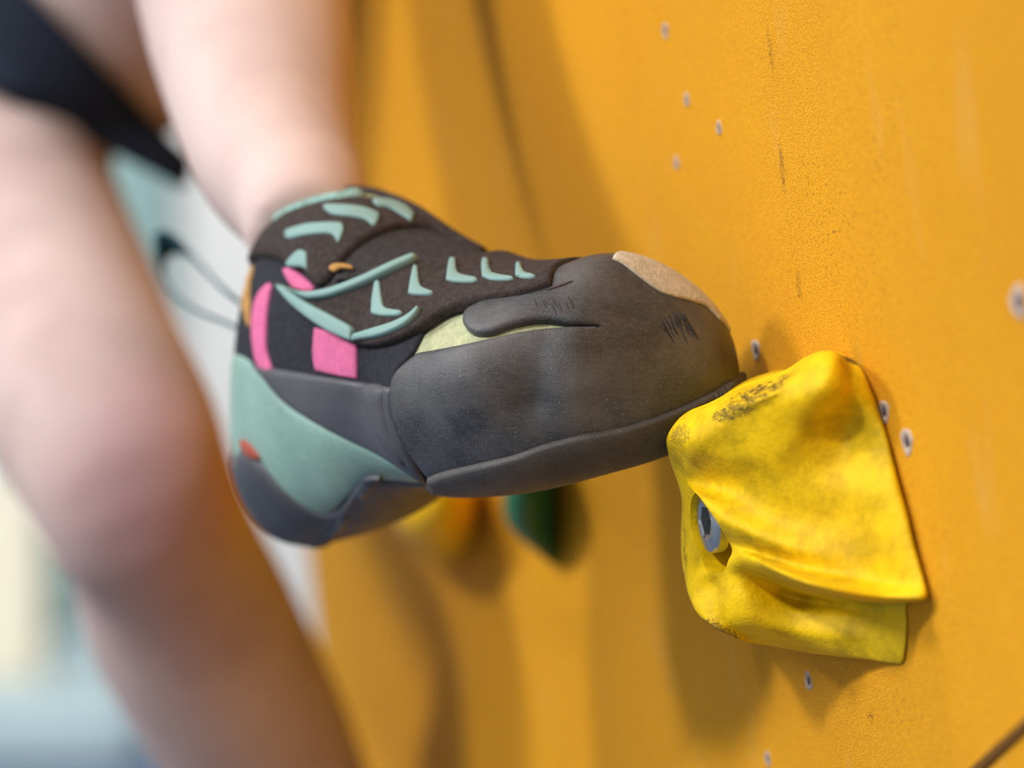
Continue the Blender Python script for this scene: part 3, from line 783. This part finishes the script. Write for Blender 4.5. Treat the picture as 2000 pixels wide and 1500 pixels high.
# ================================================================== SCREW HOLES AND SEAM IN THE WALL
def screw(x, y, r):
    c = PW(x, y); n = 28; V = []; F = []
    prof = [(1.0, -.00005), (.96, .0003), (.72, .00035), (.52, .0001), (.42, -.0002)]
    for k, (q, z) in enumerate(prof):
        for i in range(n):
            t = 2 * pi * i / n; w = q * r * (1 + (.12 * math.sin(3 * t + x) + .08 * math.sin(7 * t + y) if k < 2 else 0))
            V.append(c + NW * z + w * (math.cos(t) * SW + math.sin(t) * UW))
    F = grid_faces(len(prof), n)
    o = link_mesh('screw_hole', V, F, PRIMER, wall)
    V, F = cyl(c, NW, r * .46, -.0002, .00012, 20)
    link_mesh('screw_head', V, F, HOLE, o)
for x, y, r in ((1300, 60, .0026), (1342, 195, .0022), (1405, 250, .0021), (1322, 318, .0022), (1477, 683, .0032), (1728, 803, .0030), (1772, 862, .0036), (1990, 590, .0042), (1580, 1330, .0028), (1500, 1482, .0024)):
    screw(x, y, r)

def gap(p0, p1, w):
    a, b = PW(*p0, .00015), PW(*p1, .00015); t = (b - a) / np.linalg.norm(b - a); s_ = np.cross(NW, t) * w / 2
    V = []
    for p in (a, b):
        for q, z in ((-1, -.0003), (-.9, .0006), (0, .0001), (.9, .0006), (1, -.0003)): V.append(p + s_ * q + NW * z)
    link_mesh('panel_joint', V, [(i, i + 1, 6 + i, 5 + i) for i in range(4)], JOINT, wall)
gap((1820, 1585), (2200, 1240), .0032)
# ================================================================== THE HALL BEHIND
def box(name, x0, x1, y0, y1, z0, z1, m, bev=0.0):
    bm = bmesh.new(); bmesh.ops.create_cube(bm, size=1)
    for v in bm.verts: v.co = Vector((x0 + (v.co.x + .5) * (x1 - x0), y0 + (v.co.y + .5) * (y1 - y0), z0 + (v.co.z + .5) * (z1 - z0)))
    if bev: bmesh.ops.bevel(bm, geom=bm.edges[:], offset=bev, segments=3, affect='EDGES')
    me = bpy.data.meshes.new(name); bm.to_mesh(me); bm.free(); me.materials.append(m)
    o = bpy.data.objects.new(name, me); COL.objects.link(o); return o
GREYW = fabric('pale_grey_plaster', (.62, .61, .59), 40, .9, .04, .0003)
CREAMP = fabric('cream_plaster', (.80, .72, .56), 40, .9, .04, .0003)
WHITEP = fabric('white_plaster', (.80, .82, .79), 40, .9, .03, .0003)
TEALP = fabric('teal_vinyl', (.22, .33, .32), 30, .7, .08, .0003)
MATB = fabric('blue_floor_mat', (.10, .15, .24), 20, .8, .1, .0006)
PALEB = fabric('pale_blue_vinyl', (.42, .52, .54), 20, .8, .06, .0005)
tag(box('floor', -6, 3, -3, 9.2, -.05, 0, MATB), kind='structure')
tag(box('wall_back', -6, 3, 9.0, 9.2, 0, 5, GREYW), kind='structure')
def BX(px, d=8.9): return (px - 1000) / 2000 * K * d
def BZ(py, d=8.9): return HC + (750 - py) / 2000 * K * d
tag(box('wall_pillar', -3.2, BX(95), 8.72, 8.999, 0, 4.2, CREAMP, .02), kind='structure').name = 'trim_1'
p = empty('wall_pad', (BX(215), 8.9, 0), 'tall teal padded panel standing against the pale back wall', 'wall pad')
for i in range(1):
    box('pad', BX(105), BX(335), 8.84, 8.998, .34, BZ(280), TEALP, .03).parent = p
    box('pad_base', BX(100), BX(340), 8.80, 8.998, .02, .33, PALEB, .03).parent = p
    for c in p.children: c.matrix_parent_inverse = Matrix.Translation(p.location).inverted()
b = box('crash_mat', -3.0, BX(330), 8.0, 8.70, .0, .20, PALEB, .04); tag(b, 'pale blue crash mat on the floor in front of the far pillar', 'crash mat')
wi = box('window_1', BX(-260), BX(22), 8.66, 8.71, BZ(900), BZ(790), mat('daylit_glass', (.6, .7, .8), .2, .5, Emission_Color=(.80, .90, 1, 1), Emission_Strength=1.1)); tag(wi, kind='structure')
#END#
